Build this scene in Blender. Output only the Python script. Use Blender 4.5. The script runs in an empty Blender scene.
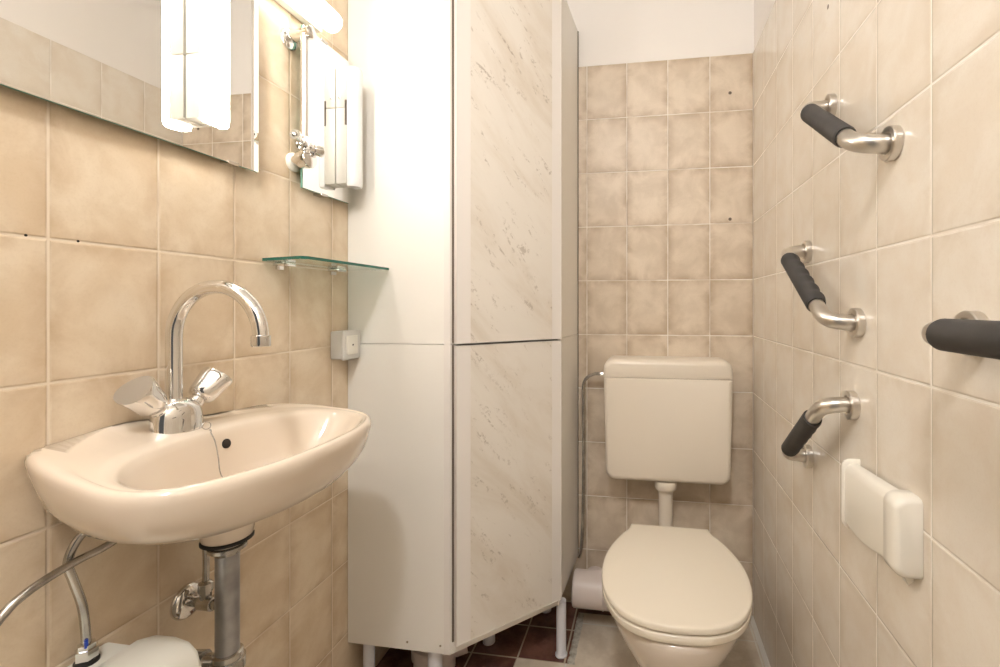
import bpy, bmesh, math
from mathutils import Vector, Matrix
PI = math.pi
C = bpy.context.scene
COL = C.collection

# ---------------------------------------------------------------- camera
cam_d = bpy.data.cameras.new('camera')
cam = bpy.data.objects.new('camera', cam_d)
COL.objects.link(cam)
cam.location = (0, 0, 1.1077)
cam.rotation_euler = (PI / 2, 0, 0.1548)
cam_d.sensor_width = 36
cam_d.lens = 466.04 / 1000 * 36
cam_d.shift_x = -0.0734
cam_d.shift_y = -0.0280
cam_d.clip_start = 0.02
C.camera = cam
# ---------------------------------------------------------------- world, exposure, large lights
W = bpy.data.worlds.new('world')
C.world = W
W.use_nodes = True
W.node_tree.nodes['Background'].inputs[0].default_value = (1.0, 0.97, 0.92, 1)
W.node_tree.nodes['Background'].inputs[1].default_value = 0.10
C.view_settings.view_transform = 'Standard'
C.view_settings.look = 'None'
C.view_settings.exposure = 0.06
C.view_settings.gamma = 1.0
C.view_settings.use_curve_mapping = False
LAMP_POWER = 34.0       # emission of the lit vertical fitting
TUBE_POWER = 7.0        # emission of the lit long tube
CEIL_POWER = 235.0        # emission of the added ceiling fitting behind the camera

XL, XR, YB, YN, ZC = -0.8183, 0.3733, 1.724, -0.62, 2.46
TW, TH = 0.1478, 0.2

# ---------------------------------------------------------------- helpers
def srgb(r, g, b):
    f = lambda c: (c / 255 / 12.92) if c / 255 <= 0.04045 else ((c / 255 + 0.055) / 1.055) ** 2.4
    return (f(r), f(g), f(b), 1)

class NT:
    def __init__(s, name):
        s.m = bpy.data.materials.new(name); s.m.use_nodes = True
        s.t = s.m.node_tree; s.b = s.t.nodes['Principled BSDF']
    def n(s, kind, **kw):
        x = s.t.nodes.new(kind)
        for k, v in kw.items(): setattr(x, k, v)
        return x
    def put(s, sock, v):
        if isinstance(v, bpy.types.NodeSocket): s.t.links.new(v, sock)
        else: sock.default_value = v
    def math(s, op, a, b=0.0, c=None, clamp=False):
        x = s.n('ShaderNodeMath', operation=op, use_clamp=clamp)
        s.put(x.inputs[0], a); s.put(x.inputs[1], b)
        if c is not None: s.put(x.inputs[2], c)
        return x.outputs[0]
    def ramp(s, v, lo, hi, a=0.0, b=1.0):
        x = s.n('ShaderNodeMapRange', interpolation_type='SMOOTHSTEP')
        s.put(x.inputs[0], v); s.put(x.inputs[1], lo); s.put(x.inputs[2], hi); s.put(x.inputs[3], a); s.put(x.inputs[4], b)
        return x.outputs[0]
    def mix(s, f, a, b):
        x = s.n('ShaderNodeMix', data_type='RGBA')
        s.put(x.inputs[0], f); s.put(x.inputs[6], a); s.put(x.inputs[7], b)
        return x.outputs[2]
    def pos(s):
        g = s.n('ShaderNodeNewGeometry'); sp = s.n('ShaderNodeSeparateXYZ')
        s.t.links.new(g.outputs['Position'], sp.inputs[0])
        return g.outputs['Position'], sp.outputs[0], sp.outputs[1], sp.outputs[2]
    def comb(s, x, y, z):
        c = s.n('ShaderNodeCombineXYZ')
        s.put(c.inputs[0], x); s.put(c.inputs[1], y); s.put(c.inputs[2], z)
        return c.outputs[0]
    def noise(s, vec, scale, detail=2, rough=0.5, dist=0.0):
        x = s.n('ShaderNodeTexNoise'); s.put(x.inputs['Vector'], vec)
        x.inputs['Scale'].default_value = scale; x.inputs['Detail'].default_value = detail
        x.inputs['Roughness'].default_value = rough; x.inputs['Distortion'].default_value = dist
        return x.outputs[0]
    def bump(s, h, strength, dist):
        x = s.n('ShaderNodeBump'); s.put(x.inputs['Height'], h)
        x.inputs['Strength'].default_value = strength; x.inputs['Distance'].default_value = dist
        s.t.links.new(x.outputs[0], s.b.inputs['Normal'])
    def set(s, **kw):
        for k, v in kw.items(): s.put(s.b.inputs[k.replace('_', ' ')], v)
        return s.m

def simple(name, col, rough=0.5, metal=0.0, spec=0.5, noise=0.0, coat=0.0):
    t = NT(name)
    if noise:
        p = t.pos()[0]
        v = t.noise(p, 25, 3)
        d = tuple(c * (1 - noise) for c in col[:3]) + (1,)
        t.set(Base_Color=t.mix(t.ramp(v, .3, .7), d, col))
    else: t.set(Base_Color=col)
    t.set(Roughness=rough, Metallic=metal)
    t.b.inputs['Specular IOR Level'].default_value = spec
    t.b.inputs['Coat Weight'].default_value = coat
    t.b.inputs['Coat Roughness'].default_value = 0.05
    return t.m

def tile_mat(name, axis, off, w=TW, h=TH, zoff=0.0, hi=srgb(238, 224, 204), lo=srgb(228, 210, 186),
             edge=srgb(206, 183, 156), grout=srgb(246, 240, 231), rough=0.22, rimk=.36, bmp=.12):
    t = NT(name)
    P_, X, Y, Z = t.pos()
    a = {'x': X, 'y': Y}[axis]
    U = t.math('DIVIDE', t.math('SUBTRACT', a, off), w)
    V = t.math('DIVIDE', t.math('SUBTRACT', Z, zoff), h)
    def dist(q, s):
        f = t.math('FRACT', q)
        return t.math('MULTIPLY', t.math('MINIMUM', f, t.math('SUBTRACT', 1.0, f)), s)
    wob = t.math('MULTIPLY', t.math('SUBTRACT', t.noise(P_, 30, 3), .5), .0006)
    du = dist(U, w); dv = dist(V, h)
    m = t.math('ADD', t.math('MINIMUM', du, dv), wob)
    idv = t.comb(t.math('FLOOR', U), t.math('FLOOR', V), 0.37)
    wn = t.n('ShaderNodeTexWhiteNoise'); t.put(wn.inputs[0], idv)
    vadd = t.n('ShaderNodeVectorMath', operation='MULTIPLY_ADD')
    t.put(vadd.inputs[0], wn.outputs[1]); vadd.inputs[1].default_value = (3, 3, 3); t.put(vadd.inputs[2], P_)
    cloud = t.noise(vadd.outputs[0], 11, 4, .6, .4)
    fine = t.noise(vadd.outputs[0], 300, 2, .6)
    c = t.mix(t.ramp(cloud, .30, .70), lo, hi)
    c = t.mix(t.math('MULTIPLY', t.ramp(fine, .45, .75), .12), c, edge)
    c = t.mix(t.math('MULTIPLY', wn.outputs[0], .22), c, lo)
    # the glaze is burnt a little darker along the tile rims, unevenly
    rim = t.math('MULTIPLY', t.ramp(m, .001, .030, 1, 0), t.ramp(cloud, .35, .65, rimk, rimk * .25))
    c = t.mix(rim, c, edge)
    gm = t.ramp(m, .0011, .0019, 1, 0)
    c = t.mix(gm, c, t.mix(t.ramp(t.noise(P_, 9, 2), .45, .65), grout, t.mix(.45, grout, edge)))
    t.set(Base_Color=c, Roughness=t.ramp(gm, 0, 1, rough, .8))
    hgt = t.math('ADD', t.ramp(m, .0010, .0040), t.math('MULTIPLY', t.noise(vadd.outputs[0], 14, 2), bmp))
    t.bump(hgt, .55, .0016)
    return t.m

def floor_mat():
    t = NT('floor_tiles')
    P_, X, Y, Z = t.pos()
    def grid(sx, sy, ox, oy, gw):
        U = t.math('DIVIDE', t.math('SUBTRACT', X, ox), sx); V = t.math('DIVIDE', t.math('SUBTRACT', Y, oy), sy)
        fu, fv = t.math('FRACT', U), t.math('FRACT', V)
        du = t.math('MULTIPLY', t.math('MINIMUM', fu, t.math('SUBTRACT', 1.0, fu)), sx)
        dv = t.math('MULTIPLY', t.math('MINIMUM', fv, t.math('SUBTRACT', 1.0, fv)), sy)
        return t.ramp(t.math('MINIMUM', du, dv), gw, gw + .001, 1, 0)
    cl = t.noise(P_, 12, 5, .65)
    light = t.mix(t.ramp(cl, .35, .65), srgb(205, 190, 170), srgb(226, 214, 196))
    light = t.mix(grid(.30, .30, -.245, 1.61, .0022), light, srgb(222, 216, 205))
    dark = t.mix(t.ramp(cl, .35, .65), srgb(92, 60, 52), srgb(124, 86, 74))
    dark = t.mix(t.math('MULTIPLY', t.ramp(t.noise(P_, 160, 3), .62, .75), .4), dark, srgb(150, 120, 105))
    dark = t.mix(grid(.15, .15, -.40, 1.42, .0022), dark, srgb(190, 172, 150))
    wb = t.math('MULTIPLY', t.math('SUBTRACT', t.noise(P_, 40, 3), .5), .012)
    xw = t.math('ADD', X, wb)
    a = t.math('MULTIPLY', t.math('LESS_THAN', xw, -.235), t.math('GREATER_THAN', Y, 1.42))
    b = t.math('MULTIPLY', t.math('LESS_THAN', X, -.40), t.math('GREATER_THAN', Y, 1.12))
    d = t.math('MULTIPLY', t.math('LESS_THAN', xw, -.05), t.math('GREATER_THAN', Y, 1.665))
    m = t.math('MAXIMUM', t.math('MAXIMUM', a, b), d)
    c = t.mix(m, light, dark)
    # smeared cement joint between both tilings
    j = t.math('MULTIPLY', t.math('MULTIPLY', t.ramp(t.math('ABSOLUTE', t.math('ADD', xw, .230)), .009, .013, 1, 0), t.math('LESS_THAN', Y, 1.665)), t.math('GREATER_THAN', Y, 1.42))
    c = t.mix(j, c, t.mix(t.ramp(t.noise(P_, 60, 3), .4, .6), srgb(168, 160, 146), srgb(196, 190, 178)))
    t.set(Base_Color=c, Roughness=t.ramp(m, 0, 1, .35, .18))
    t.bump(cl, .15, .002)
    return t.m

def marble_mat():
    t = NT('marbled_laminate')
    P_, X, Y, Z = t.pos()
    s_ = t.math('MULTIPLY', t.math('ADD', X, Y), .7071)
    def veins(ang, su, sv, sc, lo, hi, seed):
        ca, sa = math.cos(ang), math.sin(ang)
        u = t.math('SUBTRACT', t.math('MULTIPLY', s_, ca), t.math('MULTIPLY', Z, sa))
        v = t.math('ADD', t.math('MULTIPLY', s_, sa), t.math('MULTIPLY', Z, ca))
        vec = t.comb(t.math('MULTIPLY', u, su), t.math('MULTIPLY', v, sv), seed)
        return t.ramp(t.noise(vec, sc, 5, .62, .5), lo, hi), vec
    v1, vec = veins(.85, 3.2, 20, 1.5, .575, .665, 1.3)
    v2, _ = veins(.95, 9, 30, 1.6, .575, .66, 7.1)
    soft, _ = veins(.85, 2.2, 8, 1.2, .40, .75, 3.7)
    patch = t.ramp(t.noise(P_, 90, 4, .7), .47, .58)
    big = t.ramp(t.noise(P_, 7, 2), .38, .55, .2, 1)
    dk = t.math('MULTIPLY', t.math('MULTIPLY', t.math('MAXIMUM', v1, t.math('MULTIPLY', v2, .8)), patch), big)
    c = t.mix(soft, srgb(228, 221, 211), srgb(213, 202, 187))
    c = t.mix(t.math('MULTIPLY', dk, .58), c, srgb(138, 118, 94))
    t.set(Base_Color=c, Roughness=.35)
    return t.m

def emit(name, col, power):
    t = NT(name)
    t.set(Base_Color=(.9, .9, .88, 1), Roughness=.4)
    t.b.inputs['Emission Color'].default_value = col
    t.b.inputs['Emission Strength'].default_value = power
    return t.m

def glass_mat():
    t = NT('green_edged_glass')
    t.set(Base_Color=(.80, .97, .91, 1), Roughness=.02)
    t.b.inputs['Transmission Weight'].default_value = 1.0
    t.b.inputs['IOR'].default_value = 1.5
    return t.m

M = {}
M['paint'] = simple('white_wall_paint', srgb(246, 241, 236), .8)
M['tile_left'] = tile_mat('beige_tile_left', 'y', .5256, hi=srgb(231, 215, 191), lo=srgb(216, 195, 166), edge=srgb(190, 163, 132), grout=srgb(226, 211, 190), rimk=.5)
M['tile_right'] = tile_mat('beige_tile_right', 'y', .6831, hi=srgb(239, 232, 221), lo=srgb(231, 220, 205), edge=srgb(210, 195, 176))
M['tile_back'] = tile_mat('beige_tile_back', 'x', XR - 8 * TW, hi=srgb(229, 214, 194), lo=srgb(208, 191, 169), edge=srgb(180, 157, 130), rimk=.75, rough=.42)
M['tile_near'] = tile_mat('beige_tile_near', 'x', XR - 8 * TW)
M['floor'] = floor_mat()
M['ceiling'] = simple('ceiling_paint', srgb(242, 239, 233), .85)
M['melamine'] = simple('white_melamine', srgb(238, 234, 227), .38)
M['melamine_door'] = simple('white_door_edge', srgb(232, 226, 220), .4)
M['marble'] = marble_mat()
M['dark_gap'] = simple('dark_gap', srgb(105, 92, 80), .8)
M['porcelain'] = simple('beige_porcelain', srgb(229, 214, 196), .08, coat=.5)
M['pan_porcelain'] = simple('toilet_porcelain', srgb(230, 218, 205), .12, coat=.4)
M['cistern'] = simple('cistern_plastic', srgb(229, 218, 202), .28)
M['lid'] = simple('toilet_lid_plastic', srgb(238, 228, 211), .18)
M['chrome'] = simple('chrome', (.78, .77, .76, 1), .05, 1)
M['worn_chrome'] = simple('worn_chrome', (.60, .58, .55, 1), .22, 1, noise=.35)
M['steel'] = simple('brushed_steel', (.66, .63, .59, 1), .28, 1)
M['satin'] = simple('satin_metal', (.55, .53, .50, 1), .42, 1)
M['dark_metal'] = simple('dark_metal', srgb(112, 98, 84), .5, .3)
M['rubber'] = simple('black_foam_grip', srgb(64, 61, 59), .7, noise=.25)
M['black_rubber'] = simple('black_seal', srgb(20, 18, 16), .5)
M['grey_pipe'] = simple('grey_metal_pipe', (.42, .42, .43, 1), .30, .75, noise=.3)
M['cream'] = simple('cream_plastic', srgb(243, 238, 227), .22)
M['white_plastic'] = simple('white_plastic', srgb(236, 232, 222), .35)
M['switch'] = simple('switch_plastic', srgb(216, 213, 208), .4)
M['boiler'] = simple('boiler_casing', srgb(232, 230, 220), .35)
M['pvc'] = simple('pale_pvc', srgb(224, 212, 206), .35)
M['leg'] = simple('white_leg', srgb(226, 226, 232), .35)
M['mirror'] = simple('mirror_silver', (.93, .93, .91, 1), .0, 1)
M['mirror_edge'] = simple('mirror_green_edge', srgb(120, 165, 148), .15)
M['glass'] = glass_mat()
M['glass_edge'] = simple('shelf_green_edge', srgb(30, 98, 82), .15)
M['lamp'] = emit('lit_diffuser', (1, .94, .85, 1), LAMP_POWER)
M['tube'] = emit('lit_tube', (1, .94, .84, 1), TUBE_POWER)
M['ceil_lamp'] = emit('ceiling_diffuser', (1, .995, .99, 1), CEIL_POWER)
M['diffuser_off'] = simple('unlit_diffuser', srgb(240, 240, 240), .25)
M['blue'] = simple('blue_mark', srgb(40, 70, 170), .4)
M['hole'] = simple('drill_hole', srgb(35, 27, 20), .9)
M['caulk'] = simple('white_caulk', srgb(232, 228, 220), .5)

def tag(o, label=None, cat=None, group=None, kind=None):
    if label: o['label'] = label
    if cat: o['category'] = cat
    if group: o['group'] = group
    if kind: o['kind'] = kind
    return o

def origin_of(o):
    v = Vector((0, 0, 0))
    while o is not None:
        v += o.location; o = o.parent
    return v

def obj(name, bm, mat, parent=None, smooth=None, base=None):
    """bm authored in world coordinates; origin = parent's, or base for a top-level mesh"""
    bmesh.ops.recalc_face_normals(bm, faces=bm.faces[:])
    o_ = origin_of(parent) if parent is not None else Vector(base or (0, 0, 0))
    bmesh.ops.translate(bm, verts=bm.verts[:], vec=-o_)
    me = bpy.data.meshes.new(name); bm.to_mesh(me); bm.free()
    mats = mat if isinstance(mat, (list, tuple)) else [mat]
    for m in mats: me.materials.append(m)
    if smooth is not None:
        me.polygons.foreach_set('use_smooth', [True] * len(me.polygons))
        if smooth < 180:
            me.set_sharp_from_angle(angle=math.radians(smooth))
    o = bpy.data.objects.new(name, me); COL.objects.link(o)
    if parent is not None: o.parent = parent
    else: o.location = o_
    return o

def thing(name, label, cat, loc, group=None):
    o = bpy.data.objects.new(name, None); COL.objects.link(o)
    o.location = loc; o.empty_display_size = .05
    return tag(o, label, cat, group)

def box(bm, x0, x1, y0, y1, z0, z1, bev=0.0, seg=3, mi=0):
    r = bmesh.ops.create_cube(bm, size=1)
    vs = r['verts']
    for v in vs:
        v.co = Vector(((x0 + x1) / 2 + v.co.x * (x1 - x0), (y0 + y1) / 2 + v.co.y * (y1 - y0), (z0 + z1) / 2 + v.co.z * (z1 - z0)))
    fs = {f for v in vs for f in v.link_faces}
    for f in fs: f.material_index = mi
    if bev:
        es = list({e for v in vs for e in v.link_edges})
        bmesh.ops.bevel(bm, geom=es, offset=bev, segments=seg, profile=.5, affect='EDGES')
    return bm

def B(): return bmesh.new()

def ring_loft(bm, rings, cap0=True, cap1=True, closed=True):
    R = [[bm.verts.new(p) for p in r] for r in rings]
    n = len(R[0])
    for a, b in zip(R[:-1], R[1:]):
        for i in range(n if closed else n - 1):
            j = (i + 1) % n
            bm.faces.new((a[i], a[j], b[j], b[i]))
    if cap0: bm.faces.new(R[0][::-1])
    if cap1: bm.faces.new(R[-1])
    return bm

def frame(d):
    d = Vector(d).normalized()
    up = Vector((0, 0, 1)) if abs(d.z) < .9 else Vector((1, 0, 0))
    u = d.cross(up).normalized(); v = u.cross(d).normalized()
    return d, u, v

def lathe(bm, base, axis, prof, n=32, fn=None):
    """prof: list of (distance along axis, radius)"""
    d, u, v = frame(axis); b = Vector(base)
    rings = []
    for h, r in prof:
        ring = []
        for i in range(n):
            a = 2 * PI * i / n
            rr = r * (fn(a, h) if fn else 1)
            ring.append(b + d * h + (u * math.cos(a) + v * math.sin(a)) * max(rr, 1e-5))
        rings.append(ring)
    return ring_loft(bm, rings)

def tube(bm, pts, r, n=16, rfn=None):
    pts = [Vector(p) for p in pts]
    prev = None; rings = []
    for i, p in enumerate(pts):
        t = (pts[min(i + 1, len(pts) - 1)] - pts[max(i - 1, 0)]).normalized()
        if prev is None: _, u, v = frame(t)
        else:
            u = (prev - t * prev.dot(t)).normalized(); v = u.cross(t)
        prev = u
        rr = rfn(i / (len(pts) - 1)) if rfn else r
        rings.append([p + (u * math.cos(2 * PI * k / n) + v * math.sin(2 * PI * k / n)) * rr for k in range(n)])
    return ring_loft(bm, rings)

def spline(pts, per=8):
    pts = [Vector(p) for p in pts]; P = [pts[0]] + pts + [pts[-1]]; out = []
    for i in range(1, len(P) - 2):
        for k in range(per):
            t = k / per
            a, b, c, d = P[i - 1], P[i], P[i + 1], P[i + 2]
            out.append(.5 * ((2 * b) + (c - a) * t + (2 * a - 5 * b + 4 * c - d) * t * t + (3 * b - a - 3 * c + d) * t ** 3))
    out.append(pts[-1]); return out

def fillet(pts, r, seg=8):
    """polyline with its inner corners rounded"""
    pts = [Vector(p) for p in pts]; out = [pts[0]]
    for i in range(1, len(pts) - 1):
        a, b, c = pts[i - 1], pts[i], pts[i + 1]
        u = (a - b).normalized(); w = (c - b).normalized()
        ang = u.angle(w); t = r / math.tan(ang / 2)
        p0, p1 = b + u * t, b + w * t
        for k in range(seg + 1):
            s = k / seg
            out.append(p0 * (1 - s) ** 2 + b * 2 * s * (1 - s) + p1 * s * s)
    out.append(pts[-1]); return out

def prism(bm, poly, z0, z1):
    return ring_loft(bm, [[(x, y, z0) for x, y in poly], [(x, y, z1) for x, y in poly]])

# ================================================================= SETTING
G = .010   # tile cladding thickness stands in front of the plaster
def struct(name, bm, mat, parent=None, **k):
    o = obj(name, bm, mat, parent, **k)
    if parent is None: o['kind'] = 'structure'
    return o

struct('floor', box(B(), XL - .1, XR + .1, YN - .1, YB + .1, -.08, 0), M['floor'])
struct('ceiling', box(B(), XL - .1, XR + .1, YN - .1, YB + .1, ZC, ZC + .08), M['ceiling'])
wl = struct('wall_left', box(B(), XL - .10, XL - G + .006, YN - .1, YB + .1, 0, ZC), M['paint'])
obj('tile_cladding', box(B(), XL - G, XL, YN, YB, 0, 2.0, .001, 1), M['tile_left'], wl)
wr = struct('wall_right', box(B(), XR + G - .006, XR + .10, YN - .1, YB + .1, 0, ZC), M['paint'])
obj('tile_cladding', box(B(), XR, XR + G, YN, YB, 0, 2.0, .001, 1), M['tile_right'], wr)
wb = struct('wall_back', box(B(), XL - .05, XR + .05, YB + G - .006, YB + .10, 0, ZC), M['paint'])
obj('tile_cladding', box(B(), XL, XR, YB, YB + G, 0, 2.0, .001, 1), M['tile_back'], wb)
# near wall behind the camera, with an open doorway
bm = B()
box(bm, XL - .05, -.52, YN - .10, YN, 0, ZC); box(bm, .30, XR + .05, YN - .10, YN, 0, ZC); box(bm, -.52, .30, YN - .10, YN, 2.04, ZC)
wn_ = struct('wall_near', bm, M['paint'])
bm = B()
box(bm, XL, -.58, YN, YN + G, 0, 2.0, .001, 1); box(bm, .345, XR, YN, YN + G, 0, 2.0, .001, 1)
obj('tile_cladding', bm, M['tile_near'], wn_)
bm = B()
box(bm, -.575, -.52, YN - .11, YN + .015, 0, 2.09, .004, 2); box(bm, .285, .34, YN - .11, YN + .015, 0, 2.09, .004, 2)
box(bm, -.52, .285, YN - .11, YN + .015, 2.035, 2.09, .004, 2)
struct('door_1', bm, M['melamine'])
# sealant line along the foot of the right wall
bm = B()
ring_loft(bm, [[(XR + .001, y, -.001), (XR - .013, y, .0), (XR - .011, y, .004), (XR - .004, y, .011), (XR + .001, y, .013)] for y in (YN, 0, .8, YB)])
struct('baseboard_right', bm, M['caulk'])

# ================================================================= CORNER CABINETS
CY = 1.180
A_, D_ = Vector((-.518, CY)), Vector((-.270, 1.430))
SX = -.252   # the side board meets the back wall here     # ends of the diagonal front
poly = [(XL + .0015, CY), (A_.x, A_.y), (D_.x, D_.y), (SX, YB - .0015), (XL + .0015, YB - .0015)]
LD = (D_ - A_).length; tan = (D_ - A_) / LD; nrm = Vector((tan.y, -tan.x))

def door_slab(bm, s0, s1, o0, o1, z0, z1, bev=.0012):
    r = bmesh.ops.create_cube(bm, size=1)
    for v in r['verts']:
        s = s0 if v.co.x < 0 else s1; o = o0 if v.co.y < 0 else o1; z = z0 if v.co.z < 0 else z1
        p = A_ + tan * s + nrm * o
        v.co = Vector((p.x, p.y, z))
    if bev:
        bmesh.ops.bevel(bm, geom=list({e for v in r['verts'] for e in v.link_edges}), offset=bev, segments=2, affect='EDGES')
    return bm

def cabinet(name, label, z0, z1, legs):
    t = thing(name, label, 'cabinet', (-.55, 1.48, 0 if legs else z0))
    # carcass: side boards, top, bottom, back as one pentagonal body with a recessed front
    obj('body', prism(B(), poly, z0 + .0008, z1 - .0008), M['melamine'], t)
    # front edge of the left board, a dark gap, then the door
    gz = .003
    dr = obj('door', door_slab(B(), .010, LD - .004, .003, .020, z0 + (.030 if legs else .003), z1 - gz), M['melamine_door'], t)
    obj('marbled_panel', door_slab(B(), .050, LD - .038, .0195, .0204, z0 + (.0305 if legs else .0035), z1 - gz - .0008, 0), M['marble'], dr)
    obj('door_gap_shade', door_slab(B(), .005, LD - .006, -.001, .0035, z0 + (.034 if legs else .004), z1 - .001, 0), M['dark_gap'], t)  # dark strip standing in for the shade in the gap behind the door
    # edge band of the front board
    bm = B(); box(bm, A_.x - .0175, A_.x + .0006, CY - .0008, CY + .016, z0, z1, .0006, 1)
    obj('edge_band', bm, M['melamine_door'], t)
    bm = B(); box(bm, D_.x - .012, D_.x + .0008, D_.y - .004, D_.y + .020, z0, z1, .0006, 1)
    obj('edge_band', bm, M['melamine_door'], t)
    obj('back_panel', box(B(), SX - .002, SX + .0025, YB - .006, YB - .001, z0, z1), M['dark_gap'], t)
    if legs:
        for x, y in ((-.775, 1.215), (-.580, 1.222), (-.266, 1.455), (-.36, 1.66), (-.775, 1.685)):
            k = 1.25 if x == -.580 else 1
            bm = B(); lathe(bm, (x, y, 0), (0, 0, 1), [(0, .019 * k), (.004, .0195 * k), (.007, .0165 * k), (.010, .0155 * k), (.171, .0155 * k), (z0 + .0005, .0155 * k)], 24)
            obj('leg', bm, M['leg'], t, smooth=40)
        for x in (-.640, -.545):
            bm = B(); lathe(bm, (x, CY + .001, z0 + .022), (0, -1, 0), [(0, .0030), (.0022, .0030), (.0024, .0018)], 14)
            obj('screw', bm, M['worn_chrome'], t, smooth=40)
    return t
cabinet('lower_corner_cabinet', 'white lower corner cabinet on legs with a marbled diagonal door', .173, 1.003, True)
cabinet('upper_corner_cabinet', 'tall white upper corner cabinet with marbled door, stacked on the lower cabinet', 1.003, 2.13, False)

# drain pipe under the cabinet
t = thing('drain_pipe', 'cream drain pipe on the floor under the corner cabinet', 'pipe', (-.62, 1.33, 0))
bm = B(); lathe(bm, (-.640, 1.345, 0), (0, 0, 1), [(0, .062), (.045, .062), (.046, .068), (.075, .068), (.080, .064), (.081, .052), (.135, .052)], 32)
obj('socket', bm, M['pvc'], t, smooth=35)
bm = B(); tube(bm, fillet([(-.640, 1.345, .06), (-.580, 1.372, .062), (-.555, 1.385, .066)], .01), .036)
obj('branch', bm, M['pvc'], t, smooth=60)
bm = B(); lathe(bm, (-.512, 1.475, 0), (0, 0, 1), [(0, .020), (.03, .020), (.031, .024), (.09, .024)], 24)
obj('foot', bm, M['leg'], t, smooth=35)

# ================================================================= WASHBASIN
SY = .702
def outline(cx, hf, hb, hy, n, zf, N=96, tilt=1.0, clampx=XL + .0012):
    pts = []
    for i in range(N):
        a = 2 * PI * i / N
        ca, sa = math.cos(a), math.sin(a)
        x = cx + math.copysign(abs(ca) ** (2 / n), ca) * (hf if ca > 0 else hb)
        y = SY + math.copysign(abs(sa) ** (2 / n), sa) * hy
        x = max(x, clampx)
        s = min(max((-.585 - x) / .21, 0), 1); s = s * s * (3 - 2 * s)
        back = min(max((-.765 - x) / .050, 0), 1)
        z = zf + tilt * (s * (.024 - .010 * (y - SY) / .24) + .016 * back * math.exp(-((y - .625) / .09) ** 2))
        pts.append((x, y, z))
    return pts
sink = thing('washbasin', 'beige oval ceramic washbasin hung on the tiled left wall', 'sink', (-.69, SY, .70))
bm = B()
rings = [outline(-.700, .048, .048, .048, 2.0, .748, tilt=0),
         outline(-.696, .068, .070, .070, 2.0, .765, tilt=0),
         outline(-.685, .098, .112, .116, 2.1, .776, tilt=0),
         outline(-.670, .120, .160, .182, 2.25, .790, tilt=.1),
         outline(-.664, .128, .200, .214, 2.25, .808, tilt=.3),
         outline(-.661, .132, .235, .229, 2.3, .825, tilt=.6),
         outline(-.660, .136, .245, .238, 2.3, .846, tilt=.9),
         outline(-.660, .141, .255, .240, 2.3, .860, tilt=1),
         outline(-.660, .141, .255, .2405, 2.3, .868, tilt=1),
         outline(-.660, .139, .253, .239, 2.3, .874, tilt=1),
         outline(-.660, .135, .248, .235, 2.3, .8775, tilt=1),
         outline(-.658, .128, .235, .229, 2.3, .8785, tilt=1),
         outline(-.655, .123, .175, .227, 2.3, .8768, tilt=1),
         outline(-.653, .120, .135, .225, 2.3, .8765, tilt=1),
         outline(-.650, .115, .105, .222, 2.3, .8770, tilt=1),
         outline(-.643, .106, .092, .213, 2.3, .8755, tilt=1),
         outline(-.641, .101, .090, .207, 2.3, .8715, tilt=1),
         outline(-.641, .096, .087, .201, 2.25, .862, tilt=.9),
         outline(-.642, .090, .082, .184, 2.2, .842, tilt=.6),
         outline(-.645, .081, .076, .165, 2.15, .815, tilt=.3),
         outline(-.650, .070, .070, .130, 2.1, .792, tilt=0),
         outline(-.655, .050, .050, .085, 2.0, .777, tilt=0),
         outline(-.658, .025, .025, .035, 2.0, .770, tilt=0)]
ring_loft(bm, rings)
obj('bowl', bm, M['porcelain'], sink, smooth=180)
bm = B()
nx, ny = -.701, .690
lathe(bm, (nx, ny, .716), (0, 0, 1), [(0, .034), (.003, .037), (.026, .041), (.044, .052), (.050, .064)], 48)
obj('neck', bm, M['porcelain'], sink, smooth=50)
bm = B(); lathe(bm, (nx, ny, .711), (0, 0, 1), [(0, .036), (.001, .038), (.0045, .038), (.0055, .036)], 40)
obj('seal', bm, M['black_rubber'], sink, smooth=40)
bm = B(); lathe(bm, (-.658, SY, .7695), (0, 0, 1), [(0, .024), (.002, .024), (.003, .020), (.0015, .012), (.001, .010)], 32)
obj('drain_ring', bm, M['chrome'], sink, smooth=40)
bm = B(); lathe(bm, (-.7310, SY + .010, .865), (.96, 0, .22), [(0, .0082), (.0066, .0082), (.0070, .0076)], 24)
ov = obj('overflow_hole', bm, M['hole'], sink, smooth=40)

# tap
TX, TY, TZ = -.774, .667, .9005
tap = thing('basin_tap', 'chrome two-handle basin tap with a swan neck on the washbasin', 'tap', (TX, TY, TZ))
def oval_rings(prof, hx, hy, sx=0):
    rr = []
    for z, s in prof:
        rr.append([(TX + math.cos(2 * PI * i / 48) * hx * s, TY + math.sin(2 * PI * i / 48) * hy * s, TZ + z) for i in range(48)])
    return rr
bm = B(); ring_loft(bm, oval_rings([(-.004, 1.0), (0, 1.02), (.002, 1.0), (.020, 1.0), (.034, .93), (.043, .78), (.049, .55), (.052, .3), (.053, .12)], .0265, .040))
obj('base', bm, M['chrome'], tap, smooth=60)
bm = B()
SXT = -.780
pth = [(SXT, TY, TZ + .040), (SXT, TY, 1.052)]
ax, rad = -.698, .082
for k in range(1, 25):
    a = PI - PI * k / 24
    pth.append((ax + rad * math.cos(a), TY, 1.0565 + rad * math.sin(a)))
pth.append((ax + rad, TY, 1.054))
tube(bm, pth, .0118, 20)
sp = obj('spout', bm, M['chrome'], tap, smooth=60)
bm = B(); lathe(bm, (ax + rad, TY, 1.060), (0, 0, -1), [(0, .0122), (.001, .0140), (.017, .0142), (.0185, .0132), (.0185, .0100), (.012, .0098)], 28)
obj('aerator', bm, M['chrome'], sp, smooth=40)
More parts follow.
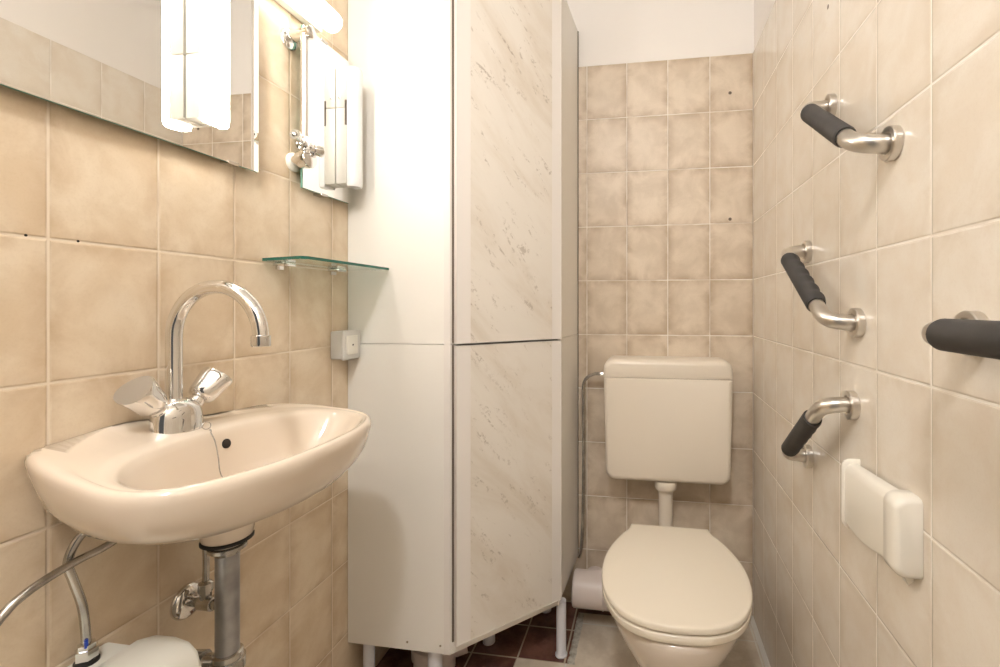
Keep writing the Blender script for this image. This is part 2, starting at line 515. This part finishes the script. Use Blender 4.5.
for s in (-1, 1):
    ax_ = Vector((.08, s * .72, .69)).normalized()
    b0 = Vector((TX, TY + s * .024, TZ + .034))
    bm = B(); lathe(bm, b0, ax_, [(-.004, .014), (.008, .0135), (.009, .0125), (.013, .0125), (.014, .0105), (.022, .0105)], 28)
    hn = obj('handle', bm, M['chrome'], tap, smooth=40)
    bm = B(); lathe(bm, b0, ax_, [(.016, .012), (.019, .0185), (.025, .0218), (.040, .0235), (.055, .0260), (.062, .0270), (.0645, .0265)], 60,
                    fn=lambda a, h: 1 + .045 * math.cos(3 * a + .6) * min(max((h - .022) / .02, 0), 1) - .02)
    kb = obj('knob', bm, M['chrome'], hn, smooth=50)
    # satin end face, set in the knob's rim
    for f in kb.data.polygons:
        if len(f.vertices) > 8 and f.normal.dot(ax_) > .9: f.material_index = 1
    kb.data.materials.append(M['satin'])
    if s < 0:
        pb = b0 + ax_ * .014 + Vector((.6, -.3, .5)).normalized() * .0125
        bm = B(); box(bm, pb.x - .0016, pb.x + .0016, pb.y - .002, pb.y + .002, pb.z - .002, pb.z + .002, .0008, 2)
        obj('blue_mark', bm, M['blue'], hn)
# plug chain: ring and beads hanging in the bowl
ch = thing('plug_chain', 'small ball chain hanging from the tap into the basin', 'chain', (-.735, TY + .036, .88))
def torus(bm, c, n_, R, r, N=28, n=10):
    d, u, v = frame(n_); c = Vector(c)
    rs = []
    for i in range(N):
        a = 2 * PI * i / N; e = u * math.cos(a) + v * math.sin(a)
        rs.append([c + e * R + (e * math.cos(2 * PI * k / n) + d * math.sin(2 * PI * k / n)) * r for k in range(n)])
    rs.append(rs[0])
    V = [[bm.verts.new(p) for p in q] for q in rs[:-1]]
    for i in range(N):
        a, b = V[i], V[(i + 1) % N]
        for k in range(n): bm.faces.new((a[k], a[(k + 1) % n], b[(k + 1) % n], b[k]))
    return bm
obj('ring', torus(B(), (-.739, TY + .020, .9035), (.75, -.35, .3), .0062, .0008), M['worn_chrome'], ch, smooth=180)
obj('eyelet', torus(B(), (-.732, TY + .021, .894), (.4, .8, 0), .0030, .0009), M['worn_chrome'], ch, smooth=180)
bm = B()
P0 = spline([(-.7310, TY + .021, .891), (-.723, TY + .021, .876), (-.718, TY + .022, .850), (-.713, TY + .022, .822), (-.695, TY + .022, .798)], 12)
for i in range(0, len(P0)):
    bmesh.ops.create_icosphere(bm, subdivisions=1, radius=.0012, matrix=Matrix.Translation(P0[i]))
tube(bm, P0, .0004, 6)
obj('beads', bm, M['worn_chrome'], ch, smooth=180)

# waste pipe under the basin
wp = thing('basin_waste_pipe', 'grey metal waste pipe going down from the washbasin', 'pipe', (nx, ny, 0))
bm = B(); lathe(bm, (nx, ny, .711), (0, 0, -1), [(0, .027), (.003, .028), (.008, .0255), (.0085, .028), (.014, .028), (.016, .022), (.022, .019)], 36)
obj('flange', bm, M['worn_chrome'], wp, smooth=35)
bm = B(); lathe(bm, (nx, ny, .690), (0, 0, -1), [(0, .0175), (.173, .0175)], 36)
obj('pipe', bm, M['grey_pipe'], wp, smooth=35)
bm = B(); lathe(bm, (nx, ny, .523), (0, 0, -1), [(0, .0195), (.002, .0225), (.012, .0225), (.013, .026), (.030, .026), (.032, .023), (.060, .023), (.075, .020)], 36)
tube(bm, [(nx, ny, .50), (nx - .055, ny - .01, .50)], .017); tube(bm, [(nx - .04, ny - .008, .50), (nx - .06, ny - .011, .50)], .022)
obj('coupling', bm, M['worn_chrome'], wp, smooth=35)
bm = B(); tube(bm, fillet([(nx, ny, .46), (nx, ny, .34), (XL + .004, ny, .34)], .05), .0200)
obj('elbow', bm, M['grey_pipe'], wp, smooth=60)

# angle valve on the wall behind the waste pipe
av = thing('angle_valve', 'chrome angle valve on the wall behind the basin waste pipe', 'valve', (XL, .728, .578))
vy, vz = .722, .576
bm = B(); lathe(bm, (XL, vy, vz), (1, 0, 0), [(0, .030), (.004, .030), (.009, .026), (.012, .016), (.0125, .010)], 36)
obj('flange', bm, M['chrome'], av, smooth=50)
bm = B(); lathe(bm, (XL + .008, vy, vz), (1, 0, 0), [(0, .0085), (.022, .0085), (.023, .012), (.048, .012), (.049, .009), (.056, .009)], 20)
lathe(bm, (XL + .040, vy, vz), (0, 0, 1), [(0, .009), (.020, .009), (.021, .0115), (.036, .0115), (.040, .007)], 8)
obj('valve_body', bm, M['worn_chrome'], av, smooth=35)
bm = B(); lathe(bm, (XL + .040, vy, vz), (.5, .85, 0), [(0, .008), (.020, .008), (.021, .0125), (.037, .0125), (.039, .011)], 24, fn=lambda a, h: 1 + .06 * math.cos(6 * a))
obj('knob', bm, M['worn_chrome'], av, smooth=35)
bm = B(); tube(bm, spline([(XL + .040, vy, vz + .035), (XL + .041, vy, .66), (XL + .046, vy - .01, .72), (XL + .050, vy - .03, .80)], 8), .0052, 12)
obj('supply_pipe', bm, M['worn_chrome'], av, smooth=60)

# small boiler under the basin
bo = thing('small_boiler', 'white under-basin boiler casing at the lower left of the wall', 'boiler', (-.74, .44, .22))
def rr_poly(x0, x1, y0, y1, r, n=8):
    out = []
    for cx, cy, a0 in ((x1 - r, y1 - r, 0), (x0 + r, y1 - r, PI / 2), (x0 + r, y0 + r, PI), (x1 - r, y0 + r, 3 * PI / 2)):
        for k in range(n + 1):
            a = a0 + PI / 2 * k / n; out.append((cx + r * math.cos(a), cy + r * math.sin(a)))
    return out
bm = B(); box(bm, XL + .001, -.745, .28, .597, .22, .594, .006, 3)
obj('casing', bm, M['boiler'], bo, smooth=40)
bm = B()
prof = [(0, .22), (-.0, .235)]
xs = [(-.760, .602), (-.735, .610), (-.700, .611), (-.675, .606), (-.660, .594), (-.652, .57), (-.652, .24), (-.660, .222), (-.760, .22)]
rs = []
for y, ins in ((.278, .006), (.284, 0), (.594, 0), (.601, .002), (.604, .006)):
    cx_, cz_ = -.715, .41
    rs.append([(cx_ + (x - cx_) * (1 - ins / .05), y, cz_ + (z - cz_) * (1 - ins / .19)) for x, z in xs])
ring_loft(bm, rs)
obj('front_cover', bm, M['boiler'], bo, smooth=50)
bm = B(); lathe(bm, (-.796, .555, .5915), (0, 0, 1), [(0, .014), (.006, .014), (.007, .012), (.010, .012)], 24)
obj('gland', bm, M['black_rubber'], bo, smooth=40)
bm = B(); lathe(bm, (-.796, .555, .6015), (0, 0, 1), [(0, .0135), (.013, .0135), (.014, .0105), (.020, .0105), (.021, .007)], 6)
obj('nut', bm, M['chrome'], bo, smooth=20)
bm = B(); tube(bm, spline([(-.795, .554, .620), (-.793, .551, .650), (-.790, .545, .685), (-.790, .535, .724), (-.790, .529, .752), (-.788, .538, .778), (-.78, .56, .805)], 8), .0054, 14)
ph = obj('water_pipe', bm, M['worn_chrome'], bo, smooth=60)
bm = B(); lathe(bm, (-.7895, .550, .619), (0, 0, 1), [(0, .0022), (.012, .0022)], 10)
obj('blue_mark', bm, M['blue'], ph, smooth=40)
bm = B(); tube(bm, spline([(-.775, .36, .592), (-.775, .40, .668), (-.775, .452, .728), (-.775, .474, .743), (-.775, .501, .751), (-.775, .532, .756), (-.775, .572, .760), (-.77, .62, .785)], 8), .0054, 14)
obj('water_pipe', bm, M['worn_chrome'], bo, smooth=60)

# ================================================================= MIRRORS, LAMPS, SHELF
def mirror(name, label, y0, y1, z0, z1, x):
    t = thing(name, label, 'mirror', (x, (y0 + y1) / 2, z0))
    obj('glass_plate', box(B(), x - .006, x - .0014, y0, y1, z0, z1), M['mirror_edge'], t)
    return t
mz0, mz1 = 1.386, 1.762
MX = -.800
m1 = mirror('large_wall_mirror', 'large mirror on the tiled wall above the washbasin, lit lamp on it', .10, .862, mz0, mz1, MX)
bm = B(); v = [bm.verts.new(p) for p in ((MX, .10, mz0), (MX, .849, mz0), (MX, .849, mz1), (MX, .10, mz1))]; bm.faces.new(v)
box_ = None
obj('mirror_face', bm, M['mirror'], m1)
bm = B(); v = [bm.verts.new(p) for p in ((MX, .849, mz0), (MX - .0012, .862, mz0), (MX - .0012, .862, mz1), (MX, .849, mz1))]; bm.faces.new(v)
obj('bevel', bm, M['mirror'], m1)
for y in (.20, .80):
    bm = B(); box(bm, XL, MX + .002, y - .012, y + .012, mz0 - .003, mz0 + .004, .001, 2)
    obj('clip', bm, M['chrome'], m1)
NX = -.797
m2 = mirror('narrow_wall_mirror', 'narrow frameless mirror beside the corner cabinet', .984, 1.158, 1.385, 1.768, NX)
bm = B(); v = [bm.verts.new(p) for p in ((NX, .984, 1.385), (NX, 1.158, 1.385), (NX, 1.158, 1.768), (NX, .984, 1.768))]; bm.faces.new(v)
obj('mirror_face', bm, M['mirror'], m2)
for z in (1.384, 1.769):
    bm = B(); box(bm, XL, NX + .002, 1.045, 1.069, z - .003, z + .003, .001, 2)
    obj('clip', bm, M['worn_chrome'], m2)

def vertical_lamp(name, label, y0, z0, x0, seam, screws, lit):
    """slim fitting standing out from a mirror: flat base and a rounded diffuser"""
    wy, H_ = .044, .300
    t = thing(name, label, 'lamp', (x0, y0 + wy / 2, z0))
    bm = B(); box(bm, x0, x0 + .030, y0, y0 + wy, z0, z0 + seam - .0006, .002, 2)
    box(bm, x0, x0 + .030, y0, y0 + wy, z0 + seam + .0006, z0 + H_, .002, 2)
    obj('base', bm, M['cream'] if lit else M['white_plastic'], t, smooth=40)
    # diffuser: D-shaped section running up the base
    bm = B(); sec = []
    xa = x0 + .0305; dp = .026
    for k in range(13):
        a = -PI / 2 + PI * k / 12
        sec.append((xa + dp * .35 + dp * .65 * math.cos(a), y0 + wy / 2 + (wy / 2 - .001) * math.sin(a)))
    sec = [(xa, y0 + .001)] + sec + [(xa, y0 + wy - .001)]
    rs = []
    for z, s in ((z0 - .006, .90), (z0 - .002, .98), (z0 + .004, 1), (z0 + H_ - .004, 1), (z0 + H_ + .002, .97), (z0 + H_ + .004, .9)):
        rs.append([(xa + (x - xa) * s, y0 + wy / 2 + (y - y0 - wy / 2) * s, z) for x, y in sec])
    ring_loft(bm, rs)
    obj('diffuser', bm, M['lamp'] if lit else M['diffuser_off'], t, smooth=50)
    bm = B(); lathe(bm, (x0 + .011, y0 + .0006, z0 + screws), (0, -1, 0), [(0, .0032), (.0022, .0030), (.003, .0015)], 14)
    obj('screw', bm, M['chrome'], t, smooth=40)
    return t
vertical_lamp('mirror_lamp', 'lit vertical lamp with glowing diffuser on the large mirror', .702, 1.436, MX + .0022, .113, .213, True)
lb = vertical_lamp('mirror_lamp', 'unlit white vertical lamp on the narrow mirror by the cabinet', 1.100, 1.424, NX + .0012, .197, .222, False)
bm = B(); box(bm, NX + .027, NX + .0312, 1.0992, 1.103, 1.575, 1.64)
obj('slot', bm, M['dark_gap'], lb)

tl = thing('tube_lamp', 'lit horizontal tube lamp high on the wall above the mirrors', 'lamp', (XL, .72, 1.785))
bm = B(); box(bm, XL + .0005, XL + .022, .40, 1.050, 1.786, 1.838, .003, 2)
obj('base', bm, M['cream'], tl, smooth=40)
bm = B(); tx, tz, tr = XL + .047, 1.812, .0255
lathe(bm, (tx, .40, tz), (0, 1, 0), [(-.004, .012), (0, .022), (.006, tr), (.650, tr), (.658, .024), (.663, .014)], 32)
obj('diffuser', bm, M['tube'], tl, smooth=60)
for y in (.46, .99):
    bm = B(); box(bm, XL + .02, XL + .030, y - .012, y + .012, 1.80, 1.826, .002, 2)
    obj('bracket', bm, M['cream'], tl)

# unseen ceiling lamp behind the camera, added for fill light and the cistern's shadow
cl = thing('ceiling_fill_lamp', 'round white ceiling lamp out of view, added for fill light', 'lamp', (-.14, -.36, ZC))
bm = B(); lathe(bm, (-.14, -.36, ZC), (0, 0, -1), [(0, .085), (.02, .085), (.021, .080)], 40)
obj('base', bm, M['white_plastic'], cl, smooth=40)
bm = B(); lathe(bm, (-.14, -.36, ZC - .0215), (0, 0, -1), [(0, .078), (.02, .077), (.045, .065), (.06, .04), (.065, .01)], 40)
obj('diffuser', bm, M['ceil_lamp'], cl, smooth=60)

# chrome pipe and hose tap between the mirrors
py = .951
cp = thing('wall_pipe', 'chrome vertical pipe with wall flange between the two mirrors', 'pipe', (XL, py, 1.46))
bm = B(); lathe(bm, (XL, .962, 1.722), (1, 0, 0), [(0, .024), (.005, .024), (.009, .021), (.010, .013)], 36)
obj('flange', bm, M['chrome'], cp, smooth=50)
bm = B(); lathe(bm, (XL + .005, .962, 1.727), (1, -.10, .03), [(0, .0125), (.050, .0125), (.051, .0145), (.062, .0145), (.064, .012)], 28)
obj('arm', bm, M['chrome'], cp, smooth=40)
bm = B(); tube(bm, [(-.766, py, 1.722), (-.766, py, 1.60), (-.766, py, 1.475)], .0088, 20)
obj('riser', bm, M['chrome'], cp, smooth=60)
ht = thing('hose_tap', 'small chrome hose tap at the foot of the wall pipe', 'tap', (XL, .96, 1.43))
hz = 1.445
bm = B(); lathe(bm, (XL, .978, 1.443), (1, 0, 0), [(0, .022), (.004, .022), (.008, .017)], 32)
obj('flange', bm, M['cream'], ht, smooth=50)
bm = B(); lathe(bm, (XL + .006, .972, hz), (1, -.12, 0), [(0, .011), (.022, .011), (.023, .020), (.046, .021), (.050, .019), (.052, .012)], 32)
lathe(bm, (-.768, .958, hz + .010), (0, -.05, 1), [(0, .010), (.026, .010), (.030, .008)], 20)
obj('valve_body', bm, M['chrome'], ht, smooth=40)
bm = B(); lathe(bm, (-.768, .955, hz + .028), (.22, -.93, .18), [(-.012, .013), (.006, .0135), (.007, .0165), (.013, .0165), (.014, .010), (.022, .0095), (.023, .0125), (.028, .0125), (.029, .0095), (.038, .009), (.0385, .0115), (.046, .011), (.046, .006), (.034, .006)], 28)
obj('spigot', bm, M['chrome'], ht, smooth=35)
bm = B(); lathe(bm, (-.768, .958, hz + .022), (.5, .80, .02), [(0, .007), (.016, .007), (.017, .011), (.020, .0125), (.034, .0130), (.037, .011)], 28, fn=lambda a, h: 1 + .04 * math.cos(8 * a))
obj('knob', bm, M['chrome'], ht, smooth=35)

# glass shelf
sh = thing('glass_shelf', 'clear glass shelf with green edge below the narrow mirror', 'shelf', (XL, 1.03, 1.20))
sp_ = [(XL + .003, .888), (-.700, .858), (-.690, .868), (-.690, 1.172), (XL + .003, 1.172)]
obj('glass_plate', prism(B(), sp_, 1.2035, 1.2095), M['glass'], sh)
bm = B(); box(bm, -.6902, -.6892, .868, 1.172, 1.2033, 1.2097)
bm2 = bm
q = [(XL + .003, .8878), (XL + .003, .8868), (-.700, .8568), (-.700, .8578)]
prism(bm2, q, 1.2033, 1.2097)
q = [(-.7005, .8575), (-.700, .8568), (-.6892, .868), (-.690, .8685)]
prism(bm2, q, 1.2033, 1.2097)
obj('green_edge', bm2, M['glass_edge'], sh)
for y in (.935, 1.116):
    bm = B(); box(bm, XL, XL + .030, y - .018, y + .018, 1.1955, 1.2030, .002, 2)
    box(bm, XL, XL + .016, y - .018, y + .018, 1.2100, 1.216, .002, 2); box(bm, XL, XL + .006, y - .010, y + .010, 1.188, 1.2155, .001, 2)
    obj('clip', bm, M['chrome'], sh, smooth=40)

# light switch
sw = thing('light_switch', 'white surface-mounted light switch beside the cabinet', 'switch', (XL, 1.14, .972))
bm = B(); box(bm, XL, XL + .034, 1.108, 1.174, .966, 1.040, .004, 3)
obj('box', bm, M['switch'], sw, smooth=40)
bm = B(); box(bm, XL + .033, XL + .041, 1.105, 1.1775, .9635, 1.0425, .004, 3)
obj('cover_plate', bm, M['switch'], sw, smooth=40)
bm = B(); box(bm, XL + .040, XL + .0450, 1.117, 1.161, .978, 1.028, .0018, 3)
rk = obj('rocker', bm, M['white_plastic'], sw, smooth=40)
bm = B(); box(bm, XL + .0445, XL + .0455, 1.1365, 1.1415, 1.001, 1.005)
obj('mark', bm, M['hole'], rk)

# ================================================================= TOILET
TCX = .070
def egg(cx, y0, y1, hw, z, n=64, back=0.0, pw=.0):
    """y0 front, y1 back"""
    pts = []; ym = y0 + (y1 - y0) * .44
    for i in range(n):
        a = 2 * PI * i / n; ca, sa = math.cos(a), math.sin(a)
        y = ym + (sa * (y1 - ym) if sa > 0 else sa * (ym - y0))
        x = cx + hw * math.copysign(abs(ca) ** (.92 if sa < 0 else .80), ca) * (1 - (max(sa, 0) ** 2) * back)
        pts.append((x, y, z))
    return pts
def lidshape(z, s=0.0):
    """top outline of the lid: an egg with a straight hinge edge"""
    ctl = [(0, .999), (.065, 1.006), (.118, 1.032), (.154, 1.078), (.175, 1.136), (.1825, 1.205), (.178, 1.272), (.162, 1.335), (.140, 1.392), (.1225, 1.425), (.116, 1.457)]
    rt = [(p.x, p.y) for p in spline([(a, b, 0) for a, b in ctl], 5)]
    yc = 1.22
    f = lambda x, y: (TCX + x * (1 - s / .18), yc + (y - yc) * (1 - s / .23), z)
    return [f(x, y) for x, y in rt] + [f(-x, y) for x, y in rt[1:]][::-1]
toi = thing('toilet', 'beige floor-standing toilet with closed lid at the end of the room', 'toilet', (TCX, 1.25, 0))
bm = B()
ring_loft(bm, [lidshape(.4175, .006), lidshape(.4185, .001), lidshape(.422, 0), lidshape(.4275, .0005), lidshape(.4305, .0012), lidshape(.4318, .0035), lidshape(.4322, .012)])
obj('lid', bm, M['lid'], toi, smooth=50)
bm = B()
def seatring(z, o):
    return lidshape(z, o)
ring_loft(bm, [seatring(.391, .010), seatring(.393, .004), seatring(.398, .001), seatring(.410, .001), seatring(.4125, .004), seatring(.4135, .012)])
obj('seat', bm, M['lid'], toi, smooth=50)
bm = B()
R_ = []
for z, y0, y1, hw, bk in ((0, 1.16, 1.56, .098, .1), (.02, 1.165, 1.555, .092, .1), (.06, 1.17, 1.55, .085, .1), (.13, 1.155, 1.55, .090, .1), (.19, 1.120, 1.55, .106, .1),
                          (.25, 1.075, 1.55, .130, .15), (.30, 1.040, 1.55, .150, .2), (.345, 1.012, 1.55, .166, .25), (.370, 1.006, 1.55, .173, .3),
                          (.380, 1.004, 1.55, .172, .3), (.386, 1.007, 1.548, .169, .3), (.389, 1.014, 1.54, .162, .3)):
    R_.append(egg(TCX, y0, y1, hw, z, back=bk))
ring_loft(bm, R_)
obj('pan', bm, M['pan_porcelain'], toi, smooth=180)
for s in (-1, 1):
    bm = B(); lathe(bm, (TCX + s * .075 - .018, 1.466, .408), (1, 0, 0), [(0, .009), (.002, .011), (.034, .011), (.036, .009)], 24)
    obj('hinge', bm, M['lid'], toi, smooth=40)
# pan outlet socket
bm = B(); lathe(bm, (TCX, 1.585, .137), (-1, 0, 0), [(0, .055), (.09, .060), (.12, .067), (.150, .070), (.1515, .060)], 40)
obj('outlet', bm, M['pan_porcelain'], toi, smooth=50)
ow = thing('soil_pipe', 'pale plastic soil pipe from the toilet under the corner cabinet', 'pipe', (-.25, 1.585, .07))
bm = B(); lathe(bm, (-.085, 1.585, .137), (-1, 0, 0), [(0, .0585), (.10, .0585), (.156, .0585), (.160, .055)], 40)
tube(bm, [(-.185, 1.60, .100), (-.185, YB - .001, .100)], .040, 32)
obj('pipe', bm, M['pvc'], ow, smooth=40)
bm = B(); lathe(bm, (-.140, 1.585, .137), (-1, 0, 0), [(0, .058), (.001, .0605), (.004, .0605), (.005, .058)], 40)
obj('rim', bm, M['pvc'], ow, smooth=40)

# cistern
ci = thing('toilet_cistern', 'beige plastic toilet cistern on the tiled back wall', 'cistern', (TCX, 1.66, .52))
def rrect(cx, hw, z0, z1, y, r, taper=0.0, n=8):
    out = []
    r0 = r
    for sx, top, a0 in ((1, 1, 0), (-1, 1, PI / 2), (-1, 0, PI), (1, 0, 3 * PI / 2)):
        r = .003 if top else r0
        zc = z1 - r if top else z0 + r
        for k in range(n + 1):
            a = a0 + PI / 2 * k / n
            z = zc + r * math.sin(a)
            w = hw - taper * (z1 - z)
            out.append((cx + sx * (w - r) + r * math.cos(a), y, z))
    return out
CXC = .0690
bm = B()
ring_loft(bm, [rrect(CXC, 0.2045, .527, .8615, YB - .001, .030, .022), rrect(CXC, 0.2095, .521, .8615, 1.63, .030, .022),
               rrect(CXC, 0.2125, .516, .8615, 1.602, .032, .022), rrect(CXC, 0.2120, .517, .8615, 1.592, .032, .022), rrect(CXC, 0.2085, .522, .8605, 1.586, .030, .022), rrect(CXC, 0.1995, .531, .858, 1.583, .026, .022)])
obj('tank', bm, M['cistern'], ci, smooth=50)
bm = B()
def lid_ring(y, hw, zt, rb, zb=.864):
    out = []
    for sx, zc, r, a0 in ((1, zt - rb, rb, 0), (-1, zt - rb, rb, PI / 2)):
        for k in range(10):
            a = a0 + PI / 2 * k / 9
            out.append((CXC + sx * (hw - r) + r * math.cos(a), y, zc + r * math.sin(a)))
    out.append((CXC - hw, y, zb)); out.append((CXC + hw, y, zb))
    return out
ring_loft(bm, [lid_ring(YB - .001, 0.2095, .924, .030), lid_ring(1.66, 0.2110, .927, .032), lid_ring(1.60, 0.2130, .926, .034), lid_ring(1.592, 0.2125, .922, .034), lid_ring(1.586, 0.2090, .917, .032), lid_ring(1.583, 0.2000, .909, .028, .872)])
obj('cistern_lid', bm, M['cistern'], ci, smooth=50)
bm = B(); box(bm, CXC - .2095, CXC + .2095, 1.587, YB - .002, .835, .8635, .002, 1)
obj('lid_joint', bm, M['cistern'], ci)
bm = B(); box(bm, CXC - .209, CXC + .209, 1.5885, YB - .002, .8605, .8650)
obj('lid_gap', bm, M['dark_gap'], ci)
fp = thing('flush_pipe', 'short beige flush pipe between cistern and toilet pan', 'pipe', (CXC, 1.625, .40))
bm = B(); lathe(bm, (CXC - .003, 1.625, .5115), (0, 0, -1), [(0, .033), (.004, .037), (.024, .037), (.030, .034), (.036, .026), (.044, .0245)], 36)
obj('nut', bm, M['cistern'], fp, smooth=50)
bm = B(); tube(bm, fillet([(CXC - .003, 1.625, .505), (CXC - .003, 1.625, .33), (CXC - .003, 1.50, .33)], .05), .0235, 24)
obj('pipe', bm, M['cistern'], fp, smooth=60)
# thin supply pipe
su = thing('cistern_supply_pipe', 'thin grey water pipe at the left side of the cistern', 'pipe', (-.215, 1.70, .2))
bm = B(); lathe(bm, (CXC - .210, 1.665, .8625), (-1, 0, 0), [(-.002, .010), (.004, .010), (.005, .006), (.010, .006), (.011, .008), (.020, .008), (.021, .005)], 8)
obj('union', bm, M['chrome'], su, smooth=30)
bm = B(); tube(bm, spline([(CXC - .230, 1.665, .8625), (CXC - .250, 1.668, .862), (-.207, 1.675, .850), (-.224, 1.69, .825), (-.228, 1.70, .78), (-.227, 1.70, .55), (-.229, 1.70, .36), (-.232, 1.70, .26), (-.238, 1.70, .205), (-.246, 1.705, .178)], 8), .0058, 14)
obj('tube', bm, M['worn_chrome'], su, smooth=60)

# ================================================================= GRAB BARS
def grab_bar(label, fa, fb, wavy, g0, g1, off=.054, r=.0142):
    """fa, fb: (y, z) of both flanges on the right wall; grip from g0 to g1 of the way a->b"""
    A = Vector((XR, fa[0], fa[1])); Bp = Vector((XR, fb[0], fb[1]))
    t = thing('grab_bar', label, 'grab bar', (XR, (fa[0] + fb[0]) / 2, (fa[1] + fb[1]) / 2), 'steel grab bars on the right wall')
    o = Vector((-off, 0, 0)); d = (Bp - A).normalized()
    i0, i1 = A + o, Bp + o
    pts = fillet([A + Vector((-.003, 0, 0)), i0, i1, Bp + Vector((-.003, 0, 0))], .036, 12)
    obj('bar', tube(B(), pts, r, 28), M['steel'], t, smooth=60)
    for q in (A, Bp):
        bm = B(); lathe(bm, q, (-1, 0, 0), [(0, .0252), (.001, .0260), (.0115, .0260), (.013, .0250), (.0132, .0180), (.0100, .0160)], 72)
        obj('flange', bm, M['steel'], t, smooth=25)
    p, q = i0.lerp(i1, g0), i0.lerp(i1, g1)
    L = (q - p).length
    bm = B(); n = 60; rings = []
    nrm_ = Vector((-1, 0, 0)); side = d.cross(nrm_)
    for i in range(n + 1):
        f = i / n; c = p + d * L * f
        e = .0177 if .01 < f < .99 else .0164
        ring = []
        for k in range(28):
            a = 2 * PI * k / 28; u = math.cos(a); w = math.sin(a)
            rr = e
            if wavy:   # finger waves on the wall-facing underside
                wv = max((nrm_ * u + side * w).dot(Vector((.70, -.15, .70 * wavy)).normalized()), 0) ** .8
                rr = e + .0032 * wv * (.5 - .5 * math.cos(2 * PI * f * 6))
            ring.append(c + nrm_ * u * rr + side * w * rr)
        rings.append(ring)
    ring_loft(bm, rings)
    obj('grip', bm, M['rubber'], t, smooth=50)
    return t
grab_bar('topmost steel grab bar with smooth black grip on the right wall', (1.014, 1.509), (.774, 1.354), 0, .13, .83)
grab_bar('middle steel grab bar with wavy black grip, slanting down towards the camera', (1.154, 1.233), (.893, 1.077), 1, .13, .80)
grab_bar('lowest steel grab bar with wavy black grip beside the toilet cistern', (.914, .927), (1.146, .761), 1, .22, .87)
grab_bar('horizontal steel grab bar with black grip at the right edge of the photo', (.597, 1.076), (.275, 1.076), 0, .10, .88)

# toilet paper holder
tp = thing('toilet_paper_holder', 'cream plastic toilet paper holder with cover on the right wall', 'paper holder', (XR, .82, .72))
bm = B()
def arm_ring(y, x0, z0, z1, r):
    """rounded section in the x-z plane, flat against the wall"""
    out = []
    x1 = XR - .0005
    for cx, cz, a0 in ((x0 + r, z1 - r, PI / 2), (x0 + r, z0 + r, PI)):
        for k in range(9):
            a = a0 + PI / 2 * k / 8; out.append((cx + r * math.cos(a), y, cz + r * math.sin(a)))
    return out + [(x1, y, z0), (x1, y, z1)]
ring_loft(bm, [arm_ring(.700, XR - .028, .739, .836, .014), arm_ring(.703, XR - .033, .733, .841, .016), arm_ring(.711, XR - .035, .730, .843, .017), arm_ring(.734, XR - .035, .730, .843, .017), arm_ring(.737, XR - .033, .732, .841, .016)])
obj('end_block', bm, M['cream'], tp, smooth=50)
bm = B()
ring_loft(bm, [arm_ring(.888, XR - .028, .716, .834, .014), arm_ring(.890, XR - .030, .713, .836, .015), arm_ring(.895, XR - .030, .713, .836, .015), arm_ring(.897, XR - .028, .715, .834, .014)])
obj('end_plate', bm, M['cream'], tp, smooth=50)
bm = B(); rs = []
for k in range(13):
    f = k / 12; y = .735 + (.889 - .735) * f
    zb = .742 - .008 * math.sin(PI * f) - .018 * f
    zt = .838 - .009 * f
    xo = XR - .031 + .005 * f
    rs.append([(xo, y, zb + .004), (xo + .0015, y, zb), (xo + .006, y, zb), (xo + .006, y, zt - .014), (XR - .006, y, zt - .005), (XR - .006, y, zt), (xo + .012, y, zt), (xo + .004, y, zt - .004), (xo, y, zt - .014)])
ring_loft(bm, rs)
obj('cover', bm, M['cream'], tp, smooth=50)
bm = B(); ring_loft(bm, [[(XR - .016, y, .732), (XR - .001, y, .732), (XR - .001, y, .719), (XR - .008, y, .713)] for y in (.722, .736)])
obj('tear_edge', bm, M['cream'], tp)

# ================================================================= drill holes and screws in the tiles
def hole(name, label, p, n_, r, mat='hole', grp='drill holes in the left wall tiles'):
    bm = B(); lathe(bm, p, n_, [(-.002, r), (.0003, r), (.0006, r * .7)], 12)
    return tag(obj(name, bm, M[mat], None, smooth=40, base=p), label, 'plug' if name == 'wall_plug' else 'screw', grp)
hole('wall_plug', 'small dark plug hole in the left wall grout, nearer the photo edge', (XL, .502, 1.2015), (1, 0, 0), .0018)
hole('wall_plug', 'small dark plug hole in the left wall grout, nearer the tap', (XL, .560, 1.2015), (1, 0, 0), .0018)
hole('wall_screw', 'upper small screw in the back wall tiles above the cistern', (0.2950, YB, 1.864), (0, -1, 0), .0058, 'dark_metal', 'screws in the wall tiles')
hole('wall_screw', 'lower small screw in the back wall tiles above the cistern', (0.2950, YB, 1.415), (0, -1, 0), .0058, 'dark_metal', 'screws in the wall tiles')
hole('wall_screw', 'small screw high in the right wall tiles', (XR, 1.038, 1.728), (-1, 0, 0), .0045, 'dark_metal', 'screws in the wall tiles')
